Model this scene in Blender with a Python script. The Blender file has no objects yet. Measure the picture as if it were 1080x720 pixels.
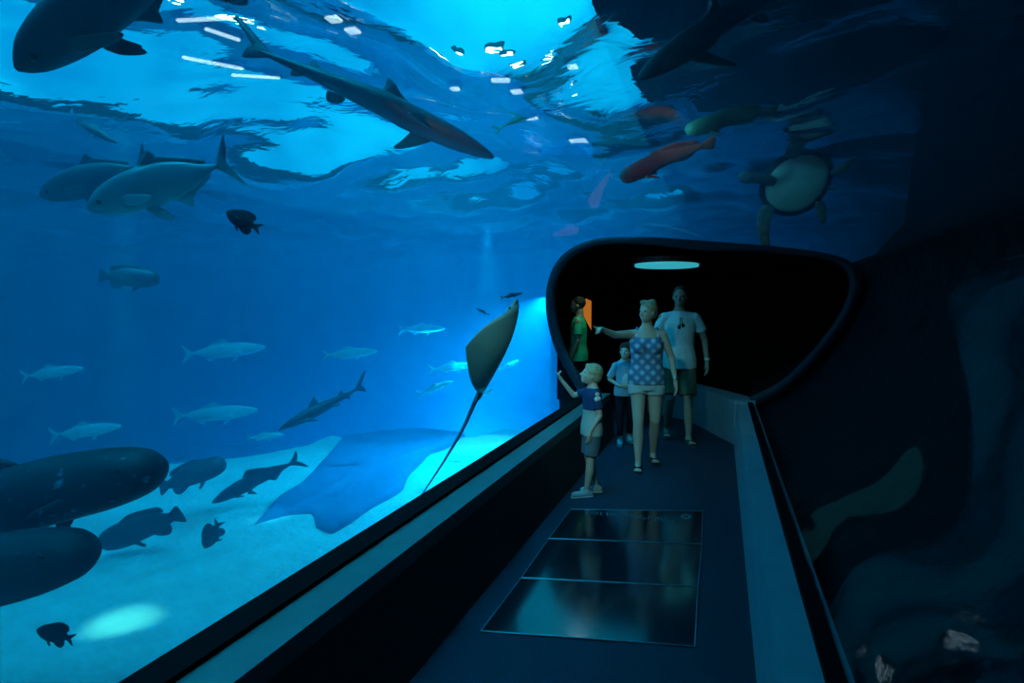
import bpy, bmesh, math, random
import numpy as np
from mathutils import Vector, Matrix, noise
random.seed(7)
SC = bpy.context.scene
COL = SC.collection
# ---------------------------------------------------------------- camera
F = 700.0                                   # focal length in pixels at 1080 wide
YAW, PIT = math.atan(220/700), math.atan(35/700)
CAM = Vector((0, 0, 1.6))
FW = Vector((-math.sin(YAW)*math.cos(PIT), math.cos(YAW)*math.cos(PIT), -math.sin(PIT)))
RT = Vector((math.cos(YAW), math.sin(YAW), 0))
UP = RT.cross(FW)
cd = bpy.data.cameras.new('camera'); cam = bpy.data.objects.new('camera', cd); COL.objects.link(cam)
cd.sensor_width = 36; cd.lens = 36*F/1080; cd.clip_start = 0.02; cd.clip_end = 200
cam.matrix_world = Matrix(((RT.x, UP.x, -FW.x, CAM.x), (RT.y, UP.y, -FW.y, CAM.y), (RT.z, UP.z, -FW.z, CAM.z), (0, 0, 0, 1)))
SC.camera = cam
def P(u, v, d):                             # point seen at pixel (u, v), d metres deep
    return CAM + d*(FW + (u-540)/F*RT + (360-v)/F*UP)
def G(u, v, z):                             # the same on the level plane z
    r = FW + (u-540)/F*RT + (360-v)/F*UP
    return CAM + r*((z-CAM.z)/r.z)
# ---------------------------------------------------------------- view, cycles
vs = SC.view_settings; vs.view_transform = 'Standard'; vs.look = 'None'; vs.gamma = 1; vs.use_curve_mapping = False
vs.exposure = 0.0
cy = SC.cycles
cy.use_denoising = True; cy.max_bounces = 10; cy.transparent_max_bounces = 24; cy.volume_bounces = 1
cy.transmission_bounces = 6; cy.glossy_bounces = 4; cy.diffuse_bounces = 2; cy.sample_clamp_indirect = 4
cy.caustics_refractive = True; cy.caustics_reflective = False
# ---------------------------------------------------------------- daylight above the tank
W = bpy.data.worlds.new('sky'); SC.world = W; W.use_nodes = True
nt = W.node_tree; nt.nodes.clear()
N = nt.nodes.new; L = nt.links.new
wo = N('ShaderNodeOutputWorld'); bg = N('ShaderNodeBackground'); tc = N('ShaderNodeTexCoord'); nz = N('ShaderNodeTexNoise'); cr = N('ShaderNodeValToRGB')
nz.inputs['Scale'].default_value = 2.2; nz.inputs['Detail'].default_value = 3
L(tc.outputs['Generated'], nz.inputs['Vector']); L(nz.outputs['Fac'], cr.inputs['Fac'])
cr.color_ramp.elements[0].position = .38; cr.color_ramp.elements[0].color = (0.0, .16, .42, 1)
cr.color_ramp.elements[1].position = .66; cr.color_ramp.elements[1].color = (0.002, .62, 1.0, 1)
L(cr.outputs['Color'], bg.inputs['Color']); bg.inputs['Strength'].default_value = 1.6
L(bg.outputs[0], wo.inputs[0])
SURF = 3.55
def spot(name, loc, target, power, col, ang=60, blend=.6, r=.06):
    ld = bpy.data.lights.new(name, 'SPOT'); ld.energy = power; ld.color = col; ld.spot_size = math.radians(ang); ld.spot_blend = blend
    ld.shadow_soft_size = r
    o = bpy.data.objects.new(name, ld); COL.objects.link(o); o.location = loc
    o.rotation_euler = (Vector(target)-Vector(loc)).to_track_quat('-Z', 'Y').to_euler()
    return o
CY = (.02, .55, 1.0)
BL = (.0, .25, 1.0)
LAMPS = []
def pool(u, v, z, power, col, ang, dx=0, dy=0, h=3.3, bl=.6):
    t = G(u, v, z); spot('tank_or_fill_spot', (t.x+dx, t.y+dy, h), t, power, col, ang, bl)
sl = bpy.data.lights.new('sun', 'SUN'); sl.energy = 4.5; sl.color = (.0, .5, .9); sl.angle = .35
so = bpy.data.objects.new('sun', sl); COL.objects.link(so); so.rotation_euler = Vector((.12, .25, -1)).to_track_quat('-Z', 'Y').to_euler()
pool(130, 657, -1.0, 1300, (.2, 1, .75), 9.5, -.5, .6, bl=1)
pool(515, 468, -1.0, 1500, (.05, .8, 1), 26, -.3, .8)
pool(285, 549, -1.0, 500, (.05, .8, 1), 8, -.3, .5)
s = P(576, 313, 11.5); spot('tank_or_fill_spot', s, P(500, 440, 10.8), 3200, (.0, .5, 1), 100, 1)
def glow(u, v, d, z, power, col):           # unseen fill lights added behind the sand crest to brighten the water
    p = P(u, v, d); ld = bpy.data.lights.new('water_fill_light', 'POINT'); ld.energy = power; ld.color = col; ld.shadow_soft_size = .1
    o = bpy.data.objects.new('water_fill_light', ld); COL.objects.link(o); o.location = (p.x, p.y, z)
glow(500, 400, 14.5, -2.0, 3600, (.0, .45, 1))
glow(390, 400, 15.5, -3, 700, (.0, .3, 1))
spot('tank_or_fill_spot', (-1.2, 4.2, 3.2), P(846, 200, 8.7), 2600, (.15, .8, 1), 24, 1)  # unseen fill spot added to brighten the turtle shape
spot('tank_or_fill_spot', (-2.2, 2.0, 2.4), P(710, 150, 6.6), 90, (.9, .6, .5), 40, 1)  # extra spot put in so the red and green fish show
spot('tank_or_fill_spot', (-1.0, 1.6, 2.95), P(668, 425, 6.4), 230, (.36, .9, .85), 32, .8, .12)  # fill light added on the people from out of view
spot('tank_or_fill_spot', P(478, 262, 4.6), P(521, 372, 6.3), 90, (.2, .8, .9), 40, 1)  # spot added to lighten the ray
spot('lobby_fill_spot', (-1.55, 8.75, 2.25), P(610, 350, 9.2), 12, (.5, 1, .7), 70, .8)  # unseen spot added to brighten the person in green
# ---------------------------------------------------------------- helpers
def mat(name, col, rough=.6, spec=.5, metal=0, noise_amt=0, nscale=8, col2=None, bump=0, bscale=20, emit=None):
    m = bpy.data.materials.new(name); m.use_nodes = True; t = m.node_tree; b = t.nodes['Principled BSDF']
    b.inputs['Roughness'].default_value = rough; b.inputs['Specular IOR Level'].default_value = spec; b.inputs['Metallic'].default_value = metal
    tc = t.nodes.new('ShaderNodeTexCoord'); nz = t.nodes.new('ShaderNodeTexNoise'); nz.inputs['Scale'].default_value = nscale; nz.inputs['Detail'].default_value = 4
    t.links.new(tc.outputs['Object'], nz.inputs['Vector'])
    r = t.nodes.new('ShaderNodeValToRGB'); r.color_ramp.elements[0].position = .3; r.color_ramp.elements[1].position = .7
    c2 = col2 or tuple(c*(1-.18) for c in col)
    r.color_ramp.elements[0].color = (*c2, 1); r.color_ramp.elements[1].color = (*col, 1)
    t.links.new(nz.outputs['Fac'], r.inputs['Fac']); t.links.new(r.outputs['Color'], b.inputs['Base Color'])
    if bump:
        n2 = t.nodes.new('ShaderNodeTexNoise'); n2.inputs['Scale'].default_value = bscale; n2.inputs['Detail'].default_value = 5
        t.links.new(tc.outputs['Object'], n2.inputs['Vector'])
        bp = t.nodes.new('ShaderNodeBump'); bp.inputs['Strength'].default_value = bump; bp.inputs['Distance'].default_value = .05
        t.links.new(n2.outputs['Fac'], bp.inputs['Height']); t.links.new(bp.outputs[0], b.inputs['Normal'])
    if emit:
        b.inputs['Emission Color'].default_value = (*emit[0], 1); b.inputs['Emission Strength'].default_value = emit[1]
    return m
def mesh_ob(name, verts, faces, m, parent=None, smooth=True):
    me = bpy.data.meshes.new(name); me.from_pydata([tuple(v) for v in verts], [], faces); me.update()
    bm = bmesh.new(); bm.from_mesh(me); bmesh.ops.recalc_face_normals(bm, faces=bm.faces); bm.to_mesh(me); bm.free()
    if smooth: me.polygons.foreach_set('use_smooth', [True]*len(me.polygons))
    if m: me.materials.append(m)
    o = bpy.data.objects.new(name, me); COL.objects.link(o)
    if parent: o.parent = parent
    return o
def tag(o, label=None, cat=None, group=None, kind=None):
    if label: o['label'] = label
    if cat: o['category'] = cat
    if group: o['group'] = group
    if kind: o['kind'] = kind
    return o
def empty(name, loc=(0, 0, 0), rz=0):
    o = bpy.data.objects.new(name, None); COL.objects.link(o); o.location = loc; o.rotation_euler = (0, 0, rz); o.empty_display_size = .1
    return o
def smooth_loop(pts, n):                    # closed Catmull-Rom resample
    k = len(pts); out = []
    for i in range(n):
        t = i/n*k; a = int(t); f = t-a
        p = [Vector(pts[(a+j-1) % k]) for j in range(4)]
        out.append(.5*((2*p[1])+(p[2]-p[0])*f+(2*p[0]-5*p[1]+4*p[2]-p[3])*f*f+(3*p[1]-p[0]-3*p[2]+p[3])*f**3))
    return out
def smooth_open(pts, n):
    pts = [Vector(p) for p in pts]; pts = [pts[0]*2-pts[1]]+pts+[pts[-1]*2-pts[-2]]; k = len(pts)-3; out = []
    for i in range(n):
        t = i/(n-1)*k; a = min(int(t), k-1); f = t-a; p = pts[a:a+4]
        out.append(.5*((2*p[1])+(p[2]-p[0])*f+(2*p[0]-5*p[1]+4*p[2]-p[3])*f*f+(3*p[1]-p[0]-3*p[2]+p[3])*f**3))
    return out
# ---------------------------------------------------------------- the tank
Y0, Y1, YP = -5.0, 25.0, 8.3                # rear, back wall, portal
XL, XR = -21.0, 2.9
# clear half of the tunnel: section (x, z)
SEC = [(.36, .50), (.72, .72), (1.08, 1.12), (1.36, 1.58), (1.43, 1.92), (1.25, 2.14), (.7, 2.26), (-.2, 2.34), (-.9, 2.42), (-1.5, 2.42), (-1.92, 2.2), (-2.08, 1.75), (-1.98, 1.15), (-1.62, .50)]
def section(off=0, n=48):
    s = smooth_open([(x, z, 0) for x, z in SEC], n); c = Vector((-.35, 1.6, 0)); out = []
    for p in s:
        d = (p-c).normalized(); out.append((p.x+d.x*off, p.y+d.y*off))
    return out
def extrude(name, prof, y0, y1, m, close=False, ny=1, parent=None):
    v = []; f = []; k = len(prof)
    for j in range(ny+1):
        y = y0+(y1-y0)*j/ny
        v += [(x, y, z) for x, z in prof]
    for j in range(ny):
        for i in range(k if close else k-1):
            a = j*k+i; b = j*k+(i+1) % k; f.append((a, b, b+k, a+k))
    if close: f.append(tuple(range(k))); f.append(tuple(range(ny*k, ny*k+k)))
    return mesh_ob(name, v, f, m, parent, smooth=not close)
# water body: a closed solid with the tunnel left out of it
vm = bpy.data.materials.new('sea water'); vm.use_nodes = True; t = vm.node_tree; t.nodes.clear()
o_ = t.nodes.new('ShaderNodeOutputMaterial'); ab = t.nodes.new('ShaderNodeVolumeAbsorption'); sc_ = t.nodes.new('ShaderNodeVolumeScatter'); ad = t.nodes.new('ShaderNodeAddShader')
ab.inputs['Color'].default_value = (.0, .72, .82, 1); ab.inputs['Density'].default_value = .14
sc_.inputs['Color'].default_value = (.05, .58, .95, 1); sc_.inputs['Density'].default_value = .044; sc_.inputs['Anisotropy'].default_value = .25
t.links.new(ab.outputs[0], ad.inputs[0]); t.links.new(sc_.outputs[0], ad.inputs[1]); t.links.new(ad.outputs[0], o_.inputs['Volume'])
prof = [(XR, -5.5), (XR, SURF-.12), (XL, SURF-.12), (XL, -5.5), (-1.9, -5.5)]
sec = section(.03)
prof = [(XR, SURF-.12), (XL, SURF-.12), (XL, -5.5), (-1.75, -5.5), (-1.75, .45)]+sec[::-1]+[(.5, .45), (.5, -5.5), (XR, -5.5)]
wb = extrude('water', prof, Y0, YP+.05, vm, close=True)
tag(wb, kind='structure')
def prism(name, pts, z0, z1, m, parent=None):
    n = len(pts); v = [(x, y, z0) for x, y in pts]+[(x, y, z1) for x, y in pts]
    f = [(i, (i+1) % n, n+(i+1) % n, n+i) for i in range(n)]+[tuple(range(n)), tuple(range(n, 2*n))]
    return mesh_ob(name, v, f, m, parent, smooth=False)
ROOM = [(.5, YP), (.8, 12.0), (-2.85, 12.0), (-1.95, YP)]      # dark lobby behind the portal
# beyond the portal the water wraps round the lobby
tag(prism('water', [(XL, YP+.06), (-2.10, YP+.06), (-3.03, 12.1), (-3.03, Y1), (XL, Y1)], -5.5, SURF-.12, vm), kind='structure')
tag(prism('water', [(-2.09, YP+.06), (XR, YP+.06), (XR, Y1), (-3.02, Y1), (-3.02, 12.1)], 2.62, SURF-.12, vm), kind='structure')
tag(prism('water', [(-3.02, 12.11), (XR, 12.11), (XR, Y1), (-3.02, Y1)], -5.5, 2.61, vm), kind='structure')

# surface
gm = bpy.data.materials.new('water surface'); gm.use_nodes = True; t = gm.node_tree; t.nodes.clear()
o_ = t.nodes.new('ShaderNodeOutputMaterial'); g_ = t.nodes.new('ShaderNodeBsdfGlass'); g_.inputs['IOR'].default_value = 1.045; g_.inputs['Roughness'].default_value = .0
g_.inputs['Color'].default_value = (.9, .97, 1, 1)
tr_ = t.nodes.new('ShaderNodeBsdfTransparent'); mx = t.nodes.new('ShaderNodeMixShader'); mx.inputs[0].default_value = .92
tc = t.nodes.new('ShaderNodeTexCoord'); mp = t.nodes.new('ShaderNodeMapping'); n1 = t.nodes.new('ShaderNodeTexNoise'); bp = t.nodes.new('ShaderNodeBump')
n1.inputs['Scale'].default_value = 2.4; n1.inputs['Detail'].default_value = 3; n1.inputs['Distortion'].default_value = .6
bp.inputs['Strength'].default_value = .35; bp.inputs['Distance'].default_value = .05
t.links.new(tc.outputs['Object'], mp.inputs[0]); t.links.new(mp.outputs[0], n1.inputs['Vector']); t.links.new(n1.outputs['Fac'], bp.inputs['Height'])
t.links.new(bp.outputs[0], g_.inputs['Normal']); t.links.new(tr_.outputs[0], mx.inputs[1]); t.links.new(g_.outputs[0], mx.inputs[2]); t.links.new(mx.outputs[0], o_.inputs[0])
nx, ny = 300, 380
xs = np.linspace(XL, XR, nx); ys = np.linspace(Y0, Y1, ny); X, Y = np.meshgrid(xs, ys)
rs = np.random.RandomState(3); Z = np.zeros_like(X)
for i in range(26):
    lam = .55*(1.13**i); th = rs.uniform(-1.3, 1.3)+.5; k = 2*math.pi/lam; a = (.045 if lam < 1.3 else .075)/k*(1 if lam < 4 else .7)
    Z += a*np.sin(k*(X*math.cos(th)+Y*math.sin(th))+rs.uniform(0, 6.28)+.8*np.sin(X*.7+rs.uniform(0, 6)))
V = np.stack([X, Y, SURF+Z*1.05], -1).reshape(-1, 3)
Fc = [(j*nx+i, j*nx+i+1, (j+1)*nx+i+1, (j+1)*nx+i) for j in range(ny-1) for i in range(nx-1)]
me = bpy.data.meshes.new('water_surface'); me.from_pydata(V.tolist(), [], Fc); me.polygons.foreach_set('use_smooth', [True]*len(me.polygons)); me.materials.append(gm); me.update()
ws = bpy.data.objects.new('water_surface', me); COL.objects.link(ws); tag(ws, kind='structure')
# sand bed with a sharp drop-off
sand = mat('pale sand', (.62, .66, .62), .9, .1, noise_amt=1, nscale=3, col2=(.50, .55, .52), bump=.6, bscale=14)
edge = [(-700, 520), (60, 500), (180, 487), (250, 479), (320, 469), (352, 458), (362, 462), (420, 464), (500, 459), (530, 453), (560, 452)]
poly = [G(u, v, -1.0) for u, v in edge]; poly = [(p.x, p.y) for p in poly]
poly += [(4, poly[-1][1]+1), (4, -6), (-22, -6)]
PA = np.array(poly)
def sdist(X, Y):
    d = np.full(X.shape, 1e9); ins = np.zeros(X.shape, bool); n = len(PA)
    for i in range(n):
        ax, ay = PA[i]; bx, by = PA[(i+1) % n]; ex, ey = bx-ax, by-ay
        tt = np.clip(((X-ax)*ex+(Y-ay)*ey)/(ex*ex+ey*ey), 0, 1); d = np.minimum(d, np.hypot(X-ax-tt*ex, Y-ay-tt*ey))
        c = ((ay > Y) != (by > Y)); xi = ex*(Y-ay)/(ey if abs(ey) > 1e-9 else 1e-9)+ax; ins ^= (c & (X < xi))
    return np.where(ins, d, -d)
nx, ny = 260, 340
xs = np.linspace(XL, -1.7, nx); ys = np.linspace(Y0, Y1, ny); X, Y = np.meshgrid(xs, ys); D = sdist(X, Y)
s = np.clip(D/.35+.8, 0, 1); s = s*s*(3-2*s)
Z = -4.6+3.6*s+.035*np.sin(X*1.7+Y*.6)*s+.02*np.sin(X*4.1-Y*3.3)+(1-s)*.3*np.sin(X*.8)*np.sin(Y*.9)
V = np.stack([X, Y, Z], -1).reshape(-1, 3)
Fc = [(j*nx+i, j*nx+i+1, (j+1)*nx+i+1, (j+1)*nx+i) for j in range(ny-1) for i in range(nx-1)]
me = bpy.data.meshes.new('sea_bed'); me.from_pydata(V.tolist(), [], Fc); me.polygons.foreach_set('use_smooth', [True]*len(me.polygons)); me.materials.append(sand); me.update()
o = bpy.data.objects.new('sea_bed', me); COL.objects.link(o); tag(o, kind='structure')
def slab(name, px, z, h, m):                # low flat-topped slab with the outline px (pixels on the level z)
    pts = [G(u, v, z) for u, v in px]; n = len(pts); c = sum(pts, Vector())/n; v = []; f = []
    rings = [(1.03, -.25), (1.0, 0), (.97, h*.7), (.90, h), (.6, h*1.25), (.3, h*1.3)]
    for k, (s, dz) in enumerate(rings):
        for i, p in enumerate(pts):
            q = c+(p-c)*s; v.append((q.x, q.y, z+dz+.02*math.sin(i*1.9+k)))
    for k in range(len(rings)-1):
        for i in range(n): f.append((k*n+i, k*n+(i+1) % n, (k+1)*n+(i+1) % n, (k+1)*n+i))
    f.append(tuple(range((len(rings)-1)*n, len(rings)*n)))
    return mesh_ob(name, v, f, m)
dkslab = mat('dark blue slab colour', (.06, .20, .34), .95, .1, nscale=1.2, col2=(.05, .15, .27), bump=.6, bscale=4)  # colour of the slab added for the dark patch on the sand
tag(slab('dark_slab', [(362, 462), (342, 484), (318, 510), (292, 528), (264, 558), (282, 553), (298, 547), (328, 544), (333, 556), (350, 560), (372, 548), (400, 530), (425, 512), (434, 494), (455, 476), (480, 465), (490, 457), (440, 452), (400, 454)], -.98, .06, dkslab),
    'large dark blue slab added for the dark patch on the bright sand below the ray', 'rock')
# tank walls
def box(name, a, b, m, parent=None, bev=0):
    x0, y0, z0 = a; x1, y1, z1 = b
    v = [(x0, y0, z0), (x1, y0, z0), (x1, y1, z0), (x0, y1, z0), (x0, y0, z1), (x1, y0, z1), (x1, y1, z1), (x0, y1, z1)]
    f = [(0, 1, 2, 3), (4, 7, 6, 5), (0, 4, 5, 1), (1, 5, 6, 2), (2, 6, 7, 3), (3, 7, 4, 0)]
    o = mesh_ob(name, v, f, m, parent, smooth=False)
    if bev:
        bm = bmesh.new(); bm.from_mesh(o.data); bmesh.ops.bevel(bm, geom=bm.edges[:], offset=bev, segments=2, affect='EDGES'); bm.to_mesh(o.data); bm.free()
    return o
rock = mat('tank wall', (.10, .16, .22), .9, .1, nscale=.8, col2=(.04, .07, .10), bump=1, bscale=2)
black = mat('matt black', (.006, .006, .007), .8, .2)
tag(box('wall_left', (XL-.3, Y0-.3, -5.6), (XL, Y1+.3, 4.6), rock), kind='structure')
tag(box('wall_back', (XL-.3, Y1, -5.6), (XR+.3, Y1+.3, 4.6), rock), kind='structure')
tag(box('wall_front', (XL-.3, Y0-.3, -5.6), (XR+.3, Y0, 4.6), rock), kind='structure')
tag(box('wall_right', (XR, Y0-.3, -5.6), (XR+.3, Y1+.3, 4.6), black), kind='structure')
tag(box('ceiling', (XL-.3, Y0-.3, 4.6), (-13, Y1+.3, 4.8), black), kind='structure')  # roof strip added to darken the water at left
tag(box('ceiling', (-1.3, Y0-.3, 4.6), (XR+9, Y1+.3, 4.8), black), kind='structure')
# acrylic
am = bpy.data.materials.new('clear acrylic'); am.use_nodes = True; t = am.node_tree; t.nodes.clear()
o_ = t.nodes.new('ShaderNodeOutputMaterial'); a1 = t.nodes.new('ShaderNodeBsdfTransparent'); a1.inputs[0].default_value = (.93, .98, 1, 1)
a2 = t.nodes.new('ShaderNodeBsdfGlossy'); a2.inputs['Roughness'].default_value = .02; lw = t.nodes.new('ShaderNodeLayerWeight'); lw.inputs[0].default_value = .5
fr = t.nodes.new('ShaderNodeMath'); fr.operation = 'POWER'; fr.inputs[1].default_value = 5; t.links.new(lw.outputs['Facing'], fr.inputs[0])
f2 = t.nodes.new('ShaderNodeMath'); f2.operation = 'MULTIPLY_ADD'; f2.inputs[1].default_value = .11; f2.inputs[2].default_value = .012; t.links.new(fr.outputs[0], f2.inputs[0])
mx = t.nodes.new('ShaderNodeMixShader'); t.links.new(f2.outputs[0], mx.inputs[0]); t.links.new(a1.outputs[0], mx.inputs[1]); t.links.new(a2.outputs[0], mx.inputs[2]); t.links.new(mx.outputs[0], o_.inputs[0])
tg = extrude('window_1', section(0, 64), Y0+.1, YP, am, ny=8); tag(tg, kind='structure')
# walkway
carpet = mat('dark blue floor', (.010, .026, .048), .75, .3, nscale=30, bump=.2, bscale=120)
kerbm = mat('painted kerb top', (.10, .15, .15), .5, .4, nscale=6, bump=.05)
kerb_lit = mat('lit kerb concrete', (.24, .33, .38), .45, .4, nscale=6, bump=.05)  # lighter copy of the kerb colour: light from the water painted in
facem = mat('dark kerb cladding', (.016, .022, .02), .7, .3)
rub = mat('black rubber seal', (.0025, .0025, .003), .85, .05)
tag(box('floor', (-1.25, Y0, -.12), (.17, YP, 0), carpet), kind='structure')
extr = lambda nm, pr, m, y0=Y0, y1=YP: extrude(nm, pr, y0, y1, m, close=True)
tag(extr('wall_kerb_left', [(-1.25, 0), (-1.31, .45), (-1.60, .45), (-1.60, -5.5), (-1.25, -5.5)], facem), kind='structure')
tag(extr('trim_1', [(-1.315, .45), (-1.315, .53), (-1.475, .53), (-1.475, .45)], kerbm), kind='structure')
tag(extr('trim_2', [(-1.475, .45), (-1.475, .55), (-1.60, .55), (-1.60, .45)], rub), kind='structure')
tag(extr('wall_kerb_right', [(.17, 0), (.19, .48), (.40, .48), (.40, -5.5), (.17, -5.5)], kerb_lit), kind='structure')
tag(extr('trim_3', [(.315, .48), (.315, .51), (.37, .51), (.37, .48)], rub), kind='structure')
# portal and dark lobby behind it
tag(prism('floor_lobby', ROOM, -.12, 0, carpet), kind='structure')
def lining():                               # black lining that carries the tunnel on behind the frame
    v = []; f = []; n = 64; ys_ = [YP+.02, 9.0, 10.0, 11.0, 12.0]
    for y in ys_:
        for x, z in [(.42, -.1)]+section(0, n-2)+[(-1.66, -.1)]: v.append(((min(x, -2.0) if x < -1 and z < 1.4 else x)*y/YP, y, z))
    for j in range(len(ys_)-1):
        for i in range(n-1): f.append((j*n+i, j*n+i+1, (j+1)*n+i+1, (j+1)*n+i))
    f.append(tuple(range((len(ys_)-1)*n, len(ys_)*n)))
    return mesh_ob('wall_lining', v, f, black)
tag(lining(), kind='structure')
ringm = mat('dark blue painted frame', (.016, .035, .05), .6, .2)
def ring(name, o0, o1, y0, y1, m, n=96):
    a = section(o0, n); b = section(o1, n); v = []; f = []
    for (x, z), (x2, z2) in zip(a, b): v += [(x, y0, z), (x2, y0, z2), (x2, y1, z2), (x, y1, z)]
    for i in range(n-1):
        for k in range(4): f.append((i*4+k, i*4+(k+1) % 4, i*4+4+(k+1) % 4, i*4+4+k))
    f += [(0, 1, 2, 3), tuple(n*4-4+k for k in range(4))]
    return mesh_ob(name, v, f, m)
tag(ring('trim_4', -.05, .06, YP-.05, YP+.07, ringm), kind='structure')
# far kerb where the walkway turns left
tag(prism('wall_kerb_far', [(.17, YP-.15), (.40, YP-.15), (.40, YP+.2), (-.35, 9.95), (-1.0, 10.5), (-1.06, 10.3), (-.42, 9.72)], 0, .52, kerb_lit), kind='structure')

tag(box('floor_right', (.4, Y0, -1.2), (XR, Y1, -1.0), black), kind='structure')

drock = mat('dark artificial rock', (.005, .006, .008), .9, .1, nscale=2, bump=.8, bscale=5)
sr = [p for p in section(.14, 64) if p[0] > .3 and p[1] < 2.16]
tag(extrude('wall_rock_right', [(.42, .3)]+sr+[(1.75, 2.25), (2.05, 2.6), (2.15, 3.7)], Y0, YP+.6, drock, ny=4), kind='structure')  # rock shell shaped close to the acrylic so the right side stays dark
# ---------------------------------------------------------------- sea animals
def fishmat(name, top, belly, rough=.45, spots=None, metal=0):
    m = bpy.data.materials.new(name); m.use_nodes = True; t = m.node_tree; b = t.nodes['Principled BSDF']; b.inputs['Roughness'].default_value = rough; b.inputs['Metallic'].default_value = metal
    tc = t.nodes.new('ShaderNodeTexCoord'); sp = t.nodes.new('ShaderNodeSeparateXYZ'); nz = t.nodes.new('ShaderNodeTexNoise'); nz.inputs['Scale'].default_value = 9
    mr = t.nodes.new('ShaderNodeMapRange'); mr.inputs[1].default_value = -.12; mr.inputs[2].default_value = .10
    ad = t.nodes.new('ShaderNodeMath'); ad.operation = 'MULTIPLY_ADD'; ad.inputs[1].default_value = .1; ad.inputs[2].default_value = -.05
    a2 = t.nodes.new('ShaderNodeMath'); r = t.nodes.new('ShaderNodeMixRGB'); r.inputs[1].default_value = (*belly, 1); r.inputs[2].default_value = (*top, 1)
    t.links.new(tc.outputs['Object'], sp.inputs[0]); t.links.new(tc.outputs['Object'], nz.inputs[0]); t.links.new(sp.outputs['Z'], mr.inputs[0])
    t.links.new(nz.outputs[0], ad.inputs[0]); t.links.new(mr.outputs[0], a2.inputs[0]); t.links.new(ad.outputs[0], a2.inputs[1])
    t.links.new(a2.outputs[0], r.inputs[0]); t.links.new(r.outputs[0], b.inputs['Base Color'])
    return m
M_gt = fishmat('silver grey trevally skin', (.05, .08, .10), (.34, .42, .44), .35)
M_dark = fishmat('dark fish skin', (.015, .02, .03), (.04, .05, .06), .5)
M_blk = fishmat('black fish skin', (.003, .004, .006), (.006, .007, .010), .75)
M_fleck = mat('flecked grouper skin', (.01, .014, .02), .6, .3, nscale=26, col2=(.006, .009, .014))
M_fleck.node_tree.nodes['Color Ramp'].color_ramp.elements[0].position = .62
M_fleck.node_tree.nodes['Color Ramp'].color_ramp.elements[1].position = .72
M_fleck.node_tree.nodes['Color Ramp'].color_ramp.elements[1].color = (.12, .2, .25, 1)
M_sh = fishmat('grey shark skin', (.05, .07, .09), (.30, .36, .38), .6)
M_ray = fishmat('ray skin', (.12, .18, .17), (.26, .40, .36), .6)
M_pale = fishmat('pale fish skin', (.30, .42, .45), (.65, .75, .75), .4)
M_green = fishmat('green fish skin', (.05, .22, .15), (.10, .26, .18), .5)
M_red = fishmat('red orange fish skin', (.75, .06, .03), (.8, .10, .05), .5)
M_eye = mat('fish eye', (.01, .01, .01), .1, .6)
M_eyer = mat('pale eye ring', (.5, .5, .4), .3, .5)
def orient(o, c, a, yaw=0, roll=0, scale=1):
    """nose (local +X) at image angle a (radians), turned by yaw towards the camera (+) and rolled about its length"""
    n = math.cos(a)*RT+math.sin(a)*UP; side = -FW
    X = (n*math.cos(yaw)+side*math.sin(yaw)).normalized()
    Zr = (UP*math.cos(a)-RT*math.sin(a))
    if math.cos(a) < 0: Zr = -Zr
    Z = (Zr-X*Zr.dot(X)).normalized(); Z = Matrix.Rotation(roll, 3, X) @ Z; Y = Z.cross(X)
    m = Matrix((X, Y, Z)).transposed().to_4x4()
    o.matrix_world = Matrix.Translation(c) @ m @ Matrix.Scale(scale, 4)
def loft(prof, n=20, bend=None):            # prof: (x, half height up, half height down, half width, z offset)
    v = []; f = []
    for x, hu, hd, w, z in prof:
        for i in range(n):
            t = 2*math.pi*i/n; c, s = math.cos(t), math.sin(t)
            y = w*c*(abs(c)**-.0 if c else 1); zz = (hu if s > 0 else hd)*s+z
            v.append((x, y+(bend(x) if bend else 0), zz))
    k = len(prof)
    for j in range(k-1):
        for i in range(n): f.append((j*n+i, j*n+(i+1) % n, (j+1)*n+(i+1) % n, (j+1)*n+i))
    f.append(tuple(range(n))); f.append(tuple(range((k-1)*n, k*n)))
    return v, f
def resample(prof, n=22):
    k = len(prof); out = []
    A = np.array([list(p)+[0]*(5-len(p)) for p in prof], float); t0 = np.linspace(0, 1, k)
    pts = smooth_open([(a[0], a[1], a[2]) for a in A], n); pts2 = smooth_open([(a[0], a[3], a[4]) for a in A], n)
    return [(p.x, max(p.y, .002), max(p.z, .002), max(q.y, .002), q.z) for p, q in zip(pts, pts2)]
def fin(name, pts, th, m, parent, axis='y', off=(0, 0, 0), rot=None, n=28, bend=None):
    """a tapering fin: outline in x-z, lens-shaped thickness along y"""
    o2 = smooth_loop([(x, z, 0) for x, z in pts], n) if n else [Vector((x, z, 0)) for x, z in pts]
    c = sum(o2, Vector())/len(o2); k = len(o2); v = []; f = []
    for s in (1, -1):
        for q, e in ((.55, 1.0), (.85, .5)):
            for p in o2:
                d = c+(p-c)*q; v.append((d.x, s*th*e, d.y))
    for p in o2: v.append((p.x, 0, p.y))
    E = 4*k
    for a, b, fl in ((0, k, 0), (k, E, 0), (2*k, 3*k, 1), (3*k, E, 1)):
        for i in range(k):
            q = (a+i, a+(i+1) % k, b+(i+1) % k, b+i); f.append(q if not fl else q[::-1])
    f.append(tuple(range(k))[::-1]); f.append(tuple(range(2*k, 3*k)))
    R = rot.to_matrix() if rot else Matrix.Identity(3)
    vv = []
    for p in v:
        p = R @ Vector(p)+Vector(off)
        if bend: p.y += bend(p.x)
        vv.append(p)
    return mesh_ob(name, vv, f, m, parent)
from mathutils import Euler
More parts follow.
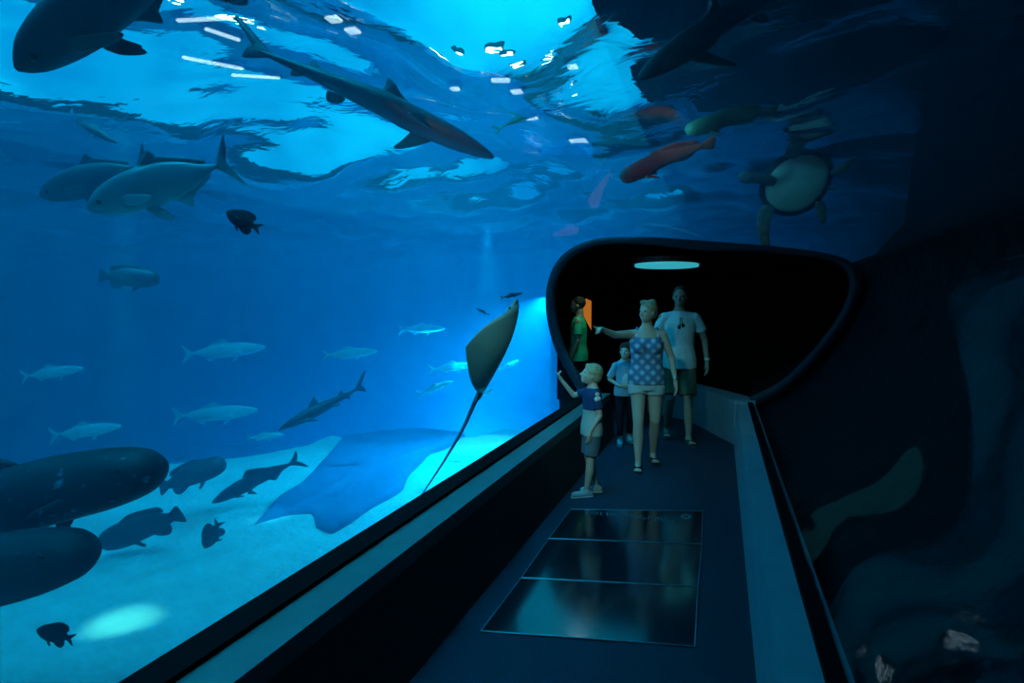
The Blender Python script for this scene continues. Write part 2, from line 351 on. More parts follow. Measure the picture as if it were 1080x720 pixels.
def eyes(parent, x, y, z, r, ring=True):
    for s in (1, -1):
        v, f = [], []
        bm = bmesh.new(); bmesh.ops.create_uvsphere(bm, u_segments=14, v_segments=8, radius=r); me = bpy.data.meshes.new('eye')
        for q in bm.verts: q.co = Vector((q.co.x, q.co.y*.5, q.co.z))+Vector((x, s*y, z))
        bm.to_mesh(me); bm.free(); me.materials.append(M_eye); me.polygons.foreach_set('use_smooth', [True]*len(me.polygons))
        o = bpy.data.objects.new('eye', me); COL.objects.link(o); o.parent = parent
def fish(name, kind, m, label, cat, c, a, L, yaw=0, roll=0, group=None, swim=.04, zs=1):
    """c centre, a image angle of the nose, L length"""
    r = empty(name); tag(r, label, cat, group)
    bend = lambda x: swim*math.sin((x-.5)*4.2)*(1 if x < .1 else .3)
    K = {
     'trevally': dict(body=[(.5, .012, .012, .01), (.46, .055, .05, .035), (.38, .105, .09, .06), (.22, .145, .125, .075), (.02, .15, .135, .075), (-.15, .11, .11, .055), (-.28, .05, .055, .03), (-.36, .018, .018, .014), (-.40, .022, .022, .008)],
          tail=[(-.37, 0), (-.42, .06), (-.52, .19), (-.50, .13), (-.455, .02), (-.455, -.02), (-.50, -.13), (-.52, -.19), (-.42, -.06)],
          dorsal=[(.14, .13), (.08, .17), (.00, .235), (-.02, .19), (-.10, .16), (-.30, .075), (-.31, .04), (-.1, .09)],
          anal=[(.0, -.11), (-.06, -.16), (-.12, -.21), (-.13, -.165), (-.2, -.12), (-.31, -.06), (-.3, -.035), (-.1, -.09)], pec=.24, eye=(.405, .052, .02, .017)),
     'grouper': dict(body=[(.5, .01, .02, .03), (.475, .08, .08, .06), (.42, .125, .115, .085), (.30, .155, .145, .10), (.08, .165, .155, .10), (-.12, .145, .135, .08), (-.28, .09, .085, .05), (-.38, .06, .06, .02)],
          tail=[(-.36, .04), (-.42, .08), (-.50, .115), (-.52, .05), (-.52, -.05), (-.50, -.115), (-.42, -.08), (-.36, -.04)],
          dorsal=[(.22, .14), (.10, .195), (-.05, .20), (-.2, .19), (-.31, .17), (-.33, .10), (-.2, .1), (0, .13)],
          anal=[(-.05, -.13), (-.14, -.19), (-.24, -.20), (-.31, -.13), (-.3, -.07), (-.15, -.1)], pec=.17, eye=(.385, .085, .05, .014)),
     'cod': dict(body=[(.5, .01, .015, .03), (.48, .05, .045, .055), (.43, .078, .07, .075), (.30, .10, .092, .085), (.08, .108, .10, .085), (-.12, .09, .085, .06), (-.28, .055, .05, .035), (-.38, .036, .036, .015)],
          tail=[(-.36, .03), (-.42, .06), (-.50, .09), (-.52, .04), (-.52, -.04), (-.50, -.09), (-.42, -.06), (-.36, -.03)],
          dorsal=[(.10, .09), (.04, .135), (-.08, .15), (-.2, .13), (-.31, .10), (-.33, .06), (-.2, .06), (0, .09)],
          anal=[(-.05, -.08), (-.14, -.13), (-.24, -.13), (-.31, -.08), (-.3, -.04), (-.15, -.06)], pec=.12, eye=(.41, .072, .03, .011)),
     'damsel': dict(body=[(.5, .02, .02, .015), (.45, .09, .08, .05), (.33, .19, .17, .085), (.12, .25, .24, .09), (-.08, .22, .21, .07), (-.22, .12, .12, .04), (-.30, .07, .07, .02)],
          tail=[(-.28, .05), (-.36, .10), (-.50, .17), (-.46, .08), (-.40, 0), (-.46, -.08), (-.50, -.17), (-.36, -.10), (-.28, -.05)],
          dorsal=[(.26, .2), (.12, .29), (-.06, .33), (-.24, .30), (-.29, .18), (-.2, .1), (0, .2)],
          anal=[(.02, -.21), (-.08, -.31), (-.22, -.31), (-.28, -.17), (-.2, -.1)], pec=.2, eye=(.39, .06, .05, .022)),
     'slim': dict(body=[(.5, .008, .008, .008), (.44, .035, .035, .03), (.30, .07, .065, .045), (.08, .085, .08, .05), (-.15, .065, .065, .035), (-.32, .025, .025, .015), (-.38, .014, .014, .008)],
          tail=[(-.36, .01), (-.44, .06), (-.51, .12), (-.49, .05), (-.445, 0), (-.49, -.05), (-.51, -.12), (-.44, -.06), (-.36, -.01)],
          dorsal=[(.1, .075), (.04, .13), (-.02, .12), (-.14, .075), (-.1, .05)], anal=[(-.08, -.06), (-.13, -.11), (-.18, -.09), (-.24, -.045), (-.15, -.04)], pec=.12, eye=(.415, .034, .01, .010)),
     'shark': dict(body=[(.5, .006, .004, .012), (.47, .018, .014, .034), (.42, .034, .026, .05), (.34, .052, .044, .06), (.20, .066, .056, .062), (.04, .06, .052, .054), (-.12, .04, .036, .036), (-.26, .022, .02, .02), (-.34, .014, .012, .012), (-.40, .012, .008, .007)],
          tail=[(-.32, .005), (-.37, .035), (-.44, .09), (-.51, .135), (-.515, .115), (-.49, .10), (-.45, .05), (-.405, .0), (-.43, -.05), (-.425, -.065), (-.39, -.045), (-.345, -.012)],
          dorsal=[(.17, .055), (.12, .10), (.065, .145), (.05, .14), (.055, .10), (.05, .055), (.1, .04)],
          anal=[(-.20, -.015), (-.235, -.05), (-.255, -.05), (-.255, -.02), (-.22, -.01)], pec=.20, eye=(.42, .047, .006, .006), shark=True),
    }[kind]
    v, f = loft(resample(K['body'], 26), 20, bend); mesh_ob('body', v, f, m, r)
    fin('tail_fin', K['tail'], .008, m, r, bend=bend)
    fin('dorsal_fin', K['dorsal'], .009, m, r, bend=bend)
    if K.get('shark'):
        fin('dorsal_fin', [(-.15, .03), (-.18, .055), (-.21, .07), (-.215, .05), (-.22, .02), (-.18, .015)], .005, m, r, bend=bend)
    fin('anal_fin', K['anal'], .007, m, r, bend=bend)
    pl = K['pec']
    for s in (1, -1):
        if K.get('shark'):
            fin('pectoral_fin', [(.27, 0), (.245, .04), (.18, .11), (.145, .135), (.14, .12), (.165, .07), (.185, .02), (.20, 0)], .006, m, r, rot=Euler((math.radians(90 if s > 0 else 90)*1, 0, 0)) if False else Euler((-s*math.radians(112), 0, 0)), off=(0, s*.04, -.03))
            fin('pelvic_fin', [(-.06, 0), (-.08, .04), (-.12, .055), (-.13, .03), (-.12, 0)], .004, m, r, rot=Euler((-s*math.radians(120), 0, 0)), off=(0, s*.02, -.03))
        else:
            w = K['body'][3][3]
            fin('pectoral_fin', [(0, .02), (-.3*pl, .12*pl), (-pl, -.05*pl), (-.95*pl, -.18*pl), (-.4*pl, -.22*pl), (0, -.03)], .005, m, r, rot=Euler((0, 0, -s*.55)), off=(.26, s*w*.9, -.02))
            fin('pelvic_fin', [(0, .0), (-.3*pl, -.05*pl), (-.55*pl, -.5*pl), (-.45*pl, -.55*pl), (-.1*pl, -.3*pl)], .004, m, r, rot=Euler((-s*.4, 0, 0)), off=(.16, s*.02, -K['body'][3][2]*.95))
    eyes(r, *K['eye'])
    orient(r, c, a, yaw, roll, L); r.matrix_world = r.matrix_world @ Matrix.Diagonal((1, 1, zs, 1))
    return r
R_ = math.radians
def fpx(name, kind, m, label, cat, tailpx, nosepx, d, yaw=0, roll=0, group=None, swim=.04, zs=1):
    (x0, y0), (x1, y1) = tailpx, nosepx
    a = math.atan2(-(y1-y0), x1-x0); L = math.hypot(x1-x0, y1-y0)*d/F/max(.3, math.cos(yaw))
    return fish(name, kind, m, label, cat, P((x0+x1)/2, (y0+y1)/2, d), a, L, yaw, roll, group, swim, zs)
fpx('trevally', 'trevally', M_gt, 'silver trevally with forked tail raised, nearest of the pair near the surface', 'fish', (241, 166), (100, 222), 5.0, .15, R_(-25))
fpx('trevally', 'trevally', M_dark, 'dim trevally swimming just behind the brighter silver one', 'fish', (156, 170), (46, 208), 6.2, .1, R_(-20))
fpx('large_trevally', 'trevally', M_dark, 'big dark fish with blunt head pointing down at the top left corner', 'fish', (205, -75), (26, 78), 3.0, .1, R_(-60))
fpx('grouper', 'cod', M_fleck, 'large dark grouper with pale flecks on its back, upper of the two at left', 'fish', (-150, 560), (181, 490), 4.2, .1, R_(8))  # both grouper skins are darkened for their unlit near sides
fpx('grouper', 'cod', M_blk, 'large dark grouper at the lower left, below the flecked one', 'fish', (-250, 655), (111, 574), 4.0, .1, R_(8))
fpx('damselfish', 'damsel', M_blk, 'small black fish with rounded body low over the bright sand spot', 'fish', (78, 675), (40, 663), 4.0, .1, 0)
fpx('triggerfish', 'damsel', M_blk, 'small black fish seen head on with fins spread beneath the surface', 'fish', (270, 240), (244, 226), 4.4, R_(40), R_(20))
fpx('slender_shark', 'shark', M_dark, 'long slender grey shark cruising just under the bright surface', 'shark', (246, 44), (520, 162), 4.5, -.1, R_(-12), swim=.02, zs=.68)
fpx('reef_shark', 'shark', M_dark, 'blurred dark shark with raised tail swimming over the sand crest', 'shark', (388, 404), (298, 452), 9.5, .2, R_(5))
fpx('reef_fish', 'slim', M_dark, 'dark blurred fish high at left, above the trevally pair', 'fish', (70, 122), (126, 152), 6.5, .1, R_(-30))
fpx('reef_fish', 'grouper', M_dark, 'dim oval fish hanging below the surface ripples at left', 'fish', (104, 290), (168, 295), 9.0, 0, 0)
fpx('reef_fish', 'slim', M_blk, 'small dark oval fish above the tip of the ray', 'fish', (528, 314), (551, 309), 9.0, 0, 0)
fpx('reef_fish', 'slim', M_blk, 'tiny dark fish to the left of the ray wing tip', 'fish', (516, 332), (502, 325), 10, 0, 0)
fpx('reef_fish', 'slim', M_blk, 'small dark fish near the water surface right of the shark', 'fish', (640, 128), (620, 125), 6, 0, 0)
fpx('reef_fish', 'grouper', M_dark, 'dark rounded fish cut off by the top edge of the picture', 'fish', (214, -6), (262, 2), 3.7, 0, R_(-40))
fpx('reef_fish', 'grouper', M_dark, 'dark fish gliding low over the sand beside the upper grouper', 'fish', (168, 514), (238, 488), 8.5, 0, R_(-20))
fpx('reef_fish', 'slim', M_dark, 'long dark fish shape standing for a shadow on the sand left of the dark slab', 'fish', (318, 482), (224, 530), 8.6, 0, R_(-30))  # fish modelled in place of a fish shadow on the sand
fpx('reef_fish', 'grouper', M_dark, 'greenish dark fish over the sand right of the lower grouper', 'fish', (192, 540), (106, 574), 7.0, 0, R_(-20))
fpx('reef_fish', 'damsel', M_dark, 'small dark fish shape standing for a shadow on the pale sand in the middle', 'fish', (232, 548), (216, 578), 7.0, 0, R_(-20))  # stands in for a small blurred shadow on the sand
fpx('green_fish', 'cod', M_green, 'dull green fish seen from below above the red one', 'fish', (818, 112), (722, 140), 5.6, .1, R_(-60))
fpx('red_fish', 'cod', M_red, 'slender red orange fish near the surface below the green one', 'fish', (752, 146), (654, 190), 6.6, .1, R_(-60))
fpx('shadowy_shark', 'shark', M_dark, 'dark shark overhead at the top edge right of the bright water', 'shark', (880, -50), (672, 88), 3.6, .1, R_(-50))
fpx('reef_fish', 'slim', M_green, 'faint greenish fish just under the surface beyond the shark snout', 'fish', (520, 135), (602, 108), 6.0, 0, R_(-40))
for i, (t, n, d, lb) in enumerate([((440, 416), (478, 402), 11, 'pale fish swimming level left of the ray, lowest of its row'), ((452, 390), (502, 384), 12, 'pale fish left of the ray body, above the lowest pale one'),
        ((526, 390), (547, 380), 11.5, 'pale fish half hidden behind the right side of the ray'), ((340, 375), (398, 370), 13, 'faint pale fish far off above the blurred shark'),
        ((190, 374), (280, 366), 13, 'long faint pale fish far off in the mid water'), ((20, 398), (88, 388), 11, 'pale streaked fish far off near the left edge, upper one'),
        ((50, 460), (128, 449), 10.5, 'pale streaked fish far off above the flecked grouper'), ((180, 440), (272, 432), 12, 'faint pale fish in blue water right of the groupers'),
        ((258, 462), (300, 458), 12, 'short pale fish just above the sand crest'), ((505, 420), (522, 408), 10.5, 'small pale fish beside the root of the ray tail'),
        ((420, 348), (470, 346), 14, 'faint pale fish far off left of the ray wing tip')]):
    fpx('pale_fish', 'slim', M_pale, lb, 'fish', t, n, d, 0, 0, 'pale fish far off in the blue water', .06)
# ---- eagle ray, banking so that one wing points up
def make_ray(c, ax, wing, L, label):
    r = empty('stingray'); tag(r, label, 'ray')
    # local: x nose, y wing, z back
    v = []; f = []; nu, nv = 24, 14
    def half(y):                            # chord limits at span y (0..1)
        lead = .46-.30*y**1.3-.14*y**8; trail = -.36+.02*y+.36*y**2.6
        return lead, min(trail, lead-.004)
    for s in (1, -1):
        for j in range(nu+1):
            y = j/nu; le, tr = half(y)
            for i in range(nv+1):
                t = i/nv; x = le+(tr-le)*t
                prof = math.sin(math.pi*min(1, t*1.0)**.75)
                th = .085*(1-y)**1.6*prof+.004*prof
                al = min(1.25, 2.1*y)*.35; wy = .50*y; wz = .15*y*y
                h = s*th*(1.2 if s > 0 else .7); v.append((x, wy-h*math.sin(al), wz+h*math.cos(al)-.02))
    H = (nu+1)*(nv+1)
    for s in (0, 1):
        for j in range(nu):
            for i in range(nv):
                a = s*H+j*(nv+1)+i; f.append((a, a+1, a+nv+2, a+nv+1))
    n0 = len(v); v2 = [(x, -y, z) for x, y, z in v]; f2 = [tuple(k+n0 for k in q) for q in f]
    o = mesh_ob('body', v+v2, f+f2, M_ray, r)
    bm = bmesh.new(); bm.from_mesh(o.data); bmesh.ops.remove_doubles(bm, verts=bm.verts, dist=.0012); bmesh.ops.recalc_face_normals(bm, faces=bm.faces); bm.to_mesh(o.data); bm.free()
    hv, hf = loft(resample([(.49, .008, .008, .02), (.47, .02, .015, .04), (.43, .035, .025, .06), (.36, .05, .035, .07), (.2, .08, .05, .08), (0, .04, .03, .05)], 16), 16); mesh_ob('head', hv, hf, M_ray, r)
    eyes(r, .40, .058, .018, .012)
    for s in (1, -1): fin('pelvic_fin', [(-.28, 0), (-.38, .07), (-.44, .06), (-.42, .0)], .006, M_ray, r, rot=Euler((-s*R_(95), 0, 0)), off=(0, s*.02, 0))
    pts = smooth_open([(-.3, 0, 0), (-.45, .0, .01), (-.7, -.1, .0), (-.95, -.3, .0), (-1.2, -.6, .0)], 26); tv = []; tf = []
    for k, p in enumerate(pts):
        q = .022*(1-k/27)+.003
        for i in range(8): tv.append((p.x, p.y+q*math.cos(i*math.pi/4), p.z+q*math.sin(i*math.pi/4)))
    for k in range(25):
        for i in range(8): tf.append((k*8+i, k*8+(i+1) % 8, k*8+8+(i+1) % 8, k*8+8+i))
    tf.append(tuple(range(8))); tf.append(tuple(range(200, 208))); mesh_ob('tail', tv, tf, M_dark, r)
    X = ax.normalized(); Y = (wing-X*wing.dot(X)).normalized(); Z = X.cross(Y)
    r.matrix_world = Matrix.Translation(c) @ Matrix((X, Y, Z)).transposed().to_4x4() @ Matrix.Scale(L, 4)
    return r
Dr = 6.3
make_ray(P(523, 372, Dr), .37*RT+.92*UP-.12*FW, .17*RT-.1*UP+.95*FW, 1.12, 'grey green stingray gliding upward with its long whip tail trailing')
# ---- turtle shape put in for a reflection above the tunnel roof
def make_turtle(c, L):
    r = empty('turtle_shape'); tag(r, 'added dark turtle shape with pale underside, for a reflection above the tunnel roof', 'turtle shape')
    shell = mat('turtle shell', (.05, .07, .06), .6, .3, nscale=5, col2=(.03, .04, .04)); pla = mat('pale plastron', (.8, .92, .88), .5, .3, nscale=6, col2=(.55, .7, .66)); sk = mat('turtle skin', (.10, .15, .15), .6, .3, nscale=18, col2=(.28, .36, .34))
    def dome(name, sgn, h, sc, z0, m):
        v = []; f = []; n = 32; kk = 8
        for k in range(kk):
            q = math.cos(k/(kk)*math.pi/2)
            for i in range(n):
                t = 2*math.pi*i/n; rr = 1-.12*math.cos(t)**2*(1 if math.cos(t) < 0 else 0)
                v.append((.5*sc*q*math.cos(t)*rr, .42*sc*q*math.sin(t)*(1-.12*math.cos(t)*-1*0), z0+sgn*h*math.sin(k/kk*math.pi/2)))
        v.append((0, 0, z0+sgn*h))
        for k in range(kk-1):
            for i in range(n): f.append((k*n+i, k*n+(i+1) % n, (k+1)*n+(i+1) % n, (k+1)*n+i))
        for i in range(n): f.append(((kk-1)*n+i, (kk-1)*n+(i+1) % n, kk*n))
        f.append(tuple(range(n))); return mesh_ob(name, v, f, m, r)
    dome('carapace', 1, .2, 1, 0, shell); dome('plastron', -1, .09, .86, .0, pla)
    v, f = loft(resample([(.82, .02, .02, .02), (.79, .055, .05, .05), (.70, .08, .07, .075), (.60, .065, .06, .06), (.50, .06, .06, .06), (.35, .06, .06, .08)], 18), 18); mesh_ob('head', v, f, sk, r)
    for s in (1, -1):
        fin('front_flipper', [(.34, 0), (.40, .12), (.34, .32), (.18, .55), (.10, .60), (.10, .50), (.18, .30), (.20, .14), (.2, 0)], .022, sk, r, rot=Euler((-s*R_(105), 0, 0)), off=(0, s*.30, -.02))
        fin('rear_flipper', [(-.34, 0), (-.38, .1), (-.50, .24), (-.58, .24), (-.54, .10), (-.46, 0)], .018, sk, r, rot=Euler((-s*R_(100), 0, 0)), off=(0, s*.18, -.01))
    eyes(r, .72, .072, .02, .013)
    fin('tail', [(-.42, .02), (-.56, .0), (-.42, -.02)], .015, sk, r)
    X = (-.9*RT+.05*UP-.25*FW).normalized(); Z = (.2*RT+.5*UP+.8*FW); Z = (Z-X*Z.dot(X)).normalized(); Y = Z.cross(X)
    r.matrix_world = Matrix.Translation(c) @ Matrix((X, Y, Z)).transposed().to_4x4() @ Matrix.Scale(L, 4)
make_turtle(P(842, 194, 8.75), 1.1)
# ---- lamps hanging above the water
lampm = mat('lamp glass', (1, 1, 1), .3, .2, emit=((.75, .92, 1.0), 9)); casem = mat('lamp casing', (.05, .05, .05), .5, .4)
def lamp(loc, L, w, rz, label, g):
    r = empty('hanging_lamp', loc, rz); tag(r, label, 'lamp', g)
    box('casing', (-L/2-.03, -w/2-.03, .03), (L/2+.03, w/2+.03, .12), casem, r, .01); box('tube', (-L/2, -w/2, 0), (L/2, w/2, .03), lampm, r, .008)
for k, (u, v, z, L, w, rz) in enumerate([(225, 68, 4.6, .7, .06, .9), (270, 82, 4.6, .6, .05, .5), (215, 22, 4.6, .6, .05, .2), (235, 38, 4.6, .4, .05, 1.2), (352, 22, 4.6, .14, .14, 0), (372, 34, 4.6, .14, .14, 0), (528, 86, 4.6, .25, .12, .3), (545, 98, 4.6, .15, .15, 0),
        (445, 128, 4.6, .3, .2, 0), (480, 95, 4.6, .12, .12, 0), (604, 72, 4.6, .12, .12, 0), (610, 150, 4.6, .3, .3, 0), (560, 125, 4.6, .2, .2, 0)]):
    if k < 4: lamp(G(u, v, z), L, w, rz, 'long white tube lamp streaking through the water surface above the shark tail', 'tube lamps above the shark tail')
    else: lamp(G(u, v, z), L, w, rz, 'small white lamp glittering through the water surface to the right of the tubes', 'small lamps above the water')
# glowing oval added in place of a reflection under the portal roof
q = P(703, 280, 8.95); r = empty('reflection_oval', (q.x, q.y, 2.16)); tag(r, 'oval teal glow standing for a reflection above the man in the white shirt', 'lamp')
def disc(name, a, b, z0, z1, m, n=36):
    v = [(a*math.cos(2*math.pi*i/n), b*math.sin(2*math.pi*i/n), z) for z in (z0, z1) for i in range(n)]
    return mesh_ob(name, v, [(i, (i+1) % n, n+(i+1) % n, n+i) for i in range(n)]+[tuple(range(n)), tuple(range(n, 2*n))], m, r, smooth=False)
disc('casing', .46, .62, .03, .10, casem); disc('glow_disc', .42, .58, .0, .03, mat('teal reflection glow', (.1, .5, .55), .3, .3, emit=((.04, .45, .55), .8)))
# ---------------------------------------------------------------- people
def V3(*a): return Vector(a)
class Blob:                                 # closed pieces that a voxel remesh fuses into one surface
    def __init__(self): self.v = []; self.f = []
    def add(self, v, f):
        k = len(self.v); self.v += [Vector(p) for p in v]; self.f += [tuple(i+k for i in q) for q in f]
    def cone(self, a, b, ra, rb, n=14, flat=False, sx=1.0, axis=None):
        a, b = Vector(a), Vector(b); d = (b-a); L = d.length or 1e-6; d = d/L
        u = (axis or Vector((1, 0, 0))); u = u-d*u.dot(d)
        if u.length < .1: u = Vector((0, 1, 0))-d*d.y
        u.normalize(); w = d.cross(u); rings = []
        if not flat: rings += [(-ra*math.sin(t), ra*math.cos(t)) for t in (1.2, .8, .4)]
        rings += [(0, ra), (L*.33, ra+(rb-ra)*.33), (L*.66, ra+(rb-ra)*.66), (L, rb)]
        if not flat: rings += [(L+rb*math.sin(t), rb*math.cos(t)) for t in (.4, .8, 1.2)]
        v = [a+d*h+(u*math.cos(2*math.pi*i/n)*sx+w*math.sin(2*math.pi*i/n))*r for h, r in rings for i in range(n)]; K = len(rings)
        f = [(j*n+i, j*n+(i+1) % n, (j+1)*n+(i+1) % n, (j+1)*n+i) for j in range(K-1) for i in range(n)]+[tuple(range(n))[::-1], tuple(range((K-1)*n, K*n))]
        self.add(v, f)
    def ell(self, c, r, M=None, n=16):
        bm = bmesh.new(); bmesh.ops.create_uvsphere(bm, u_segments=n, v_segments=n//2+2, radius=1)
        v = [Vector((q.co.x*r[0], q.co.y*r[1], q.co.z*r[2])) for q in bm.verts]; f = [tuple(x.index for x in q.verts) for q in bm.faces]; bm.free()
        if M: v = [M @ p for p in v]
        self.add([p+Vector(c) for p in v], f)
    def tube(self, rings, n=24):            # rings: (x, y, z, rx, ry)
        v = [Vector((x+rx*math.cos(2*math.pi*i/n), y+ry*math.sin(2*math.pi*i/n)*(1 if math.sin(2*math.pi*i/n) > 0 else .9), z)) for x, y, z, rx, ry in rings for i in range(n)]; K = len(rings)
        self.add(v, [(j*n+i, j*n+(i+1) % n, (j+1)*n+(i+1) % n, (j+1)*n+i) for j in range(K-1) for i in range(n)]+[tuple(range(n))[::-1], tuple(range((K-1)*n, K*n))])
    def build(self, name, m, parent, vox=.008, smooth=4):
        o = mesh_ob(name, self.v, self.f, None)
        r = o.modifiers.new('r', 'REMESH'); r.mode = 'VOXEL'; r.voxel_size = vox; r.use_smooth_shade = True
        if smooth: s = o.modifiers.new('s', 'SMOOTH'); s.iterations = smooth; s.factor = .5
        dg = bpy.context.evaluated_depsgraph_get(); me = bpy.data.meshes.new_from_object(o.evaluated_get(dg)); o.modifiers.clear(); o.data = me
        me.name = name; me.materials.clear(); me.materials.append(m); me.polygons.foreach_set('use_smooth', [True]*len(me.polygons)); o.parent = parent
        return o
def skin(name, c): return mat(name, c, .55, .35, nscale=6, col2=tuple(x*.9 for x in c))
def hand(B, w, d, n, S, point=False, left=1):
    """w wrist, d finger direction, n palm normal, S scale (1 = adult)"""
    d = d.normalized(); n = (n-d*n.dot(d)).normalized(); s = d.cross(n)*left; q = S
    B.cone(w, w+d*.045*q, .021*q, .026*q, sx=1.0); B.cone(w+d*.035*q+s*.018*q, w+d*.085*q+s*.024*q, .014*q, .013*q); B.cone(w+d*.035*q-s*.016*q, w+d*.08*q-s*.024*q, .014*q, .012*q); B.cone(w+d*.03*q, w+d*.085*q, .016*q, .014*q)
    for k, (o, L) in enumerate(((.028, .072), (.010, .082), (-.010, .075), (-.028, .058))):
        b = w+d*.088*q+s*o*q; cu = .0 if (point and k == 0) else (1.5 if point else .45)
        e1 = b+(d*math.cos(cu*.5)+n*math.sin(cu*.5))*L*.5*q; e2 = e1+(d*math.cos(cu*1.1)+n*math.sin(cu*1.1))*L*.5*q
        B.cone(b, e1, .0092*q, .0085*q, 8); B.cone(e1, e2, .0085*q, .007*q, 8)
    t0 = w+d*.03*q+s*.025*q; t1 = t0+(d*.6+s*.8).normalized()*.035*q; t2 = t1+(d*.9+s*.25+n*.2).normalized()*.03*q
    B.cone(t0, t1, .012*q, .0105*q, 8); B.cone(t1, t2, .0105*q, .008*q, 8)
def head_at(c, yaw, pitch): return Matrix.Translation(c) @ Matrix.Rotation(yaw, 4, 'Z') @ Matrix.Rotation(pitch, 4, 'X')
def add_head(B, M, h):                      # h: head height; local +Y is the face
    T = lambda x, y, z: M @ Vector((x*h, y*h, z*h)); R3 = M.to_3x3()
    B.ell(T(0, -.05, .10), (.33*h, .40*h, .38*h), R3, 20); B.ell(T(0, .06, -.08), (.27*h, .33*h, .36*h), R3, 20)
    B.ell(T(0, .20, -.30), (.15*h, .15*h, .13*h), R3); B.ell(T(0, .10, -.24), (.22*h, .2*h, .18*h), R3)
    B.cone(T(0, .36, .06), T(0, .45, -.09), .03*h, .052*h, 8); B.ell(T(0, .41, -.11), (.07*h, .05*h, .04*h), R3, 10)
    B.ell(T(0, .345, -.215), (.10*h, .05*h, .028*h), R3, 10); B.ell(T(0, .335, -.255), (.08*h, .05*h, .028*h), R3, 10)
    B.ell(T(0, .30, .10), (.22*h, .07*h, .045*h), R3, 12)
    for s in (1, -1): B.ell(T(s*.325, -.02, -.04), (.03*h, .075*h, .115*h), R3, 10); B.ell(T(s*.14, .27, -.10), (.09*h, .08*h, .08*h), R3, 10)
def small(name, fn, m, parent):
    b = Blob(); fn(b); return mesh_ob(name, b.v, b.f, m, parent)
hairs = lambda n, c: mat(n, c, .6, .4, nscale=30, col2=tuple(x*.6 for x in c), bump=.5, bscale=60)
eyew = mat('eye white', (.75, .75, .72), .3, .5); teeth = mat('teeth', (.8, .8, .75), .4, .4)
def person(px, H, face, label, J, skinm, w=1.0, fem=False, child=False, headyaw=0, headpitch=0, voxel=.008, bulk=1.0):
    """px floor pixel; face facing angle (0 = at the camera, + = turns towards the picture's left)"""
    p = G(px[0], px[1], 0); r = empty('person', (p.x, p.y, 0))
    f = Matrix.Rotation(-face, 3, 'Z') @ Vector((-FW.x, -FW.y, 0)).normalized(); r.rotation_euler = (0, 0, math.atan2(-f.x, f.y))
    tag(r, label, 'person')
    hh = H*(.135 if not child else .175)
    B = Blob(); k = H*bulk
    sh, hp = J['sh'], J['hip']
    zt = [(0, 0, .47, .080, .060), (0, -.004, .52, .095, .068), (0, -.002, .57, .085, .060), (0, 0, .62, .074, .052), (0, .002, .69, .084, .060), (0, 0, .76, .095, .062), (0, -.004, .80, .080, .050), (0, -.006, .835, .05, .038), (0, -.004, .86, .03, .03)]
    if not fem: zt = [(a, b, c, {.52: .086, .57: .082, .62: .080, .69: .092, .76: .104, .80: .090}.get(c, d), e) for a, b, c, d, e in zt]
    B.tube([(a*H, b*H, c*H, d*k*w, e*k*w) for a, b, c, d, e in zt])
    hc = V3(J.get('hx', 0)*H, .012*H, H-hh*.5)
    B.cone((0, -.004*H, .83*H if not child else .80*H), hc+V3(0, -.02*H, -.35*hh), .032*k, .030*k)
    M = head_at(hc, headyaw, headpitch); add_head(B, M, hh)
    if fem: B.ell((.042*H, .045*H, .735*H), (.036*H, .034*H, .036*H)); B.ell((-.042*H, .045*H, .735*H), (.036*H, .034*H, .036*H))
    S = H/1.72*(1.0 if not child else 1.0)
    for s in (1, -1):
        q = J['R' if s > 0 else 'L']; a, e, wr = [Vector(x)*H for x in (q['sh'], q['el'], q['wr'])]
        B.cone(a+V3(-s*.045*H, 0, .004*H), a, .028*k, .028*k); B.cone(a, e, .0275*k, .021*k); B.cone(e, wr, .022*k, .0145*k)
        hand(B, wr, Vector(q['hd']), Vector(q['hn']), S, q.get('point', False), 1 if q.get('thumb', 1) > 0 else -1)
        hi, kn, an, ft = [Vector(x)*H for x in (q['hip'], q['kn'], q['an'], q['ft'])]
        B.cone(hi, kn, .050*k, .032*k); B.cone(kn, kn+(an-kn)*.4+V3(0, -.006*H, 0), .031*k, .032*k); B.cone(kn+(an-kn)*.35+V3(0, -.006*H, 0), an, .032*k, .018*k)
        t = (ft-an); t.z = 0; t.normalize(); he = an-t*.02*H; he.z = max(an.z-.02*H, .016*H)
        B.cone((he.x, he.y, an.z-.022*H), ft+V3(0, 0, .0), .020*k, .014*k); B.cone(an, (he.x+t.x*.03*H, he.y+t.y*.03*H, an.z-.018*H), .018*k, .02*k)
        for j in range(5): B.cone(ft+t.cross(V3(0, 0, 1))*(j-2)*.0085*H, ft+t*.018*H+t.cross(V3(0, 0, 1))*(j-2)*.0095*H, .006*k, .0055*k, 8)
    B.build('body', skinm, r, voxel)
    T = lambda x, y, z: M @ Vector((x*hh, y*hh, z*hh)); R3 = M.to_3x3()
    for s in (1, -1): small('eye', lambda b: b.ell(T(s*.135, .335, .03), (.045*hh, .02*hh, .025*hh), R3, 10), M_eye, r)
    return r, M, hh, T, R3
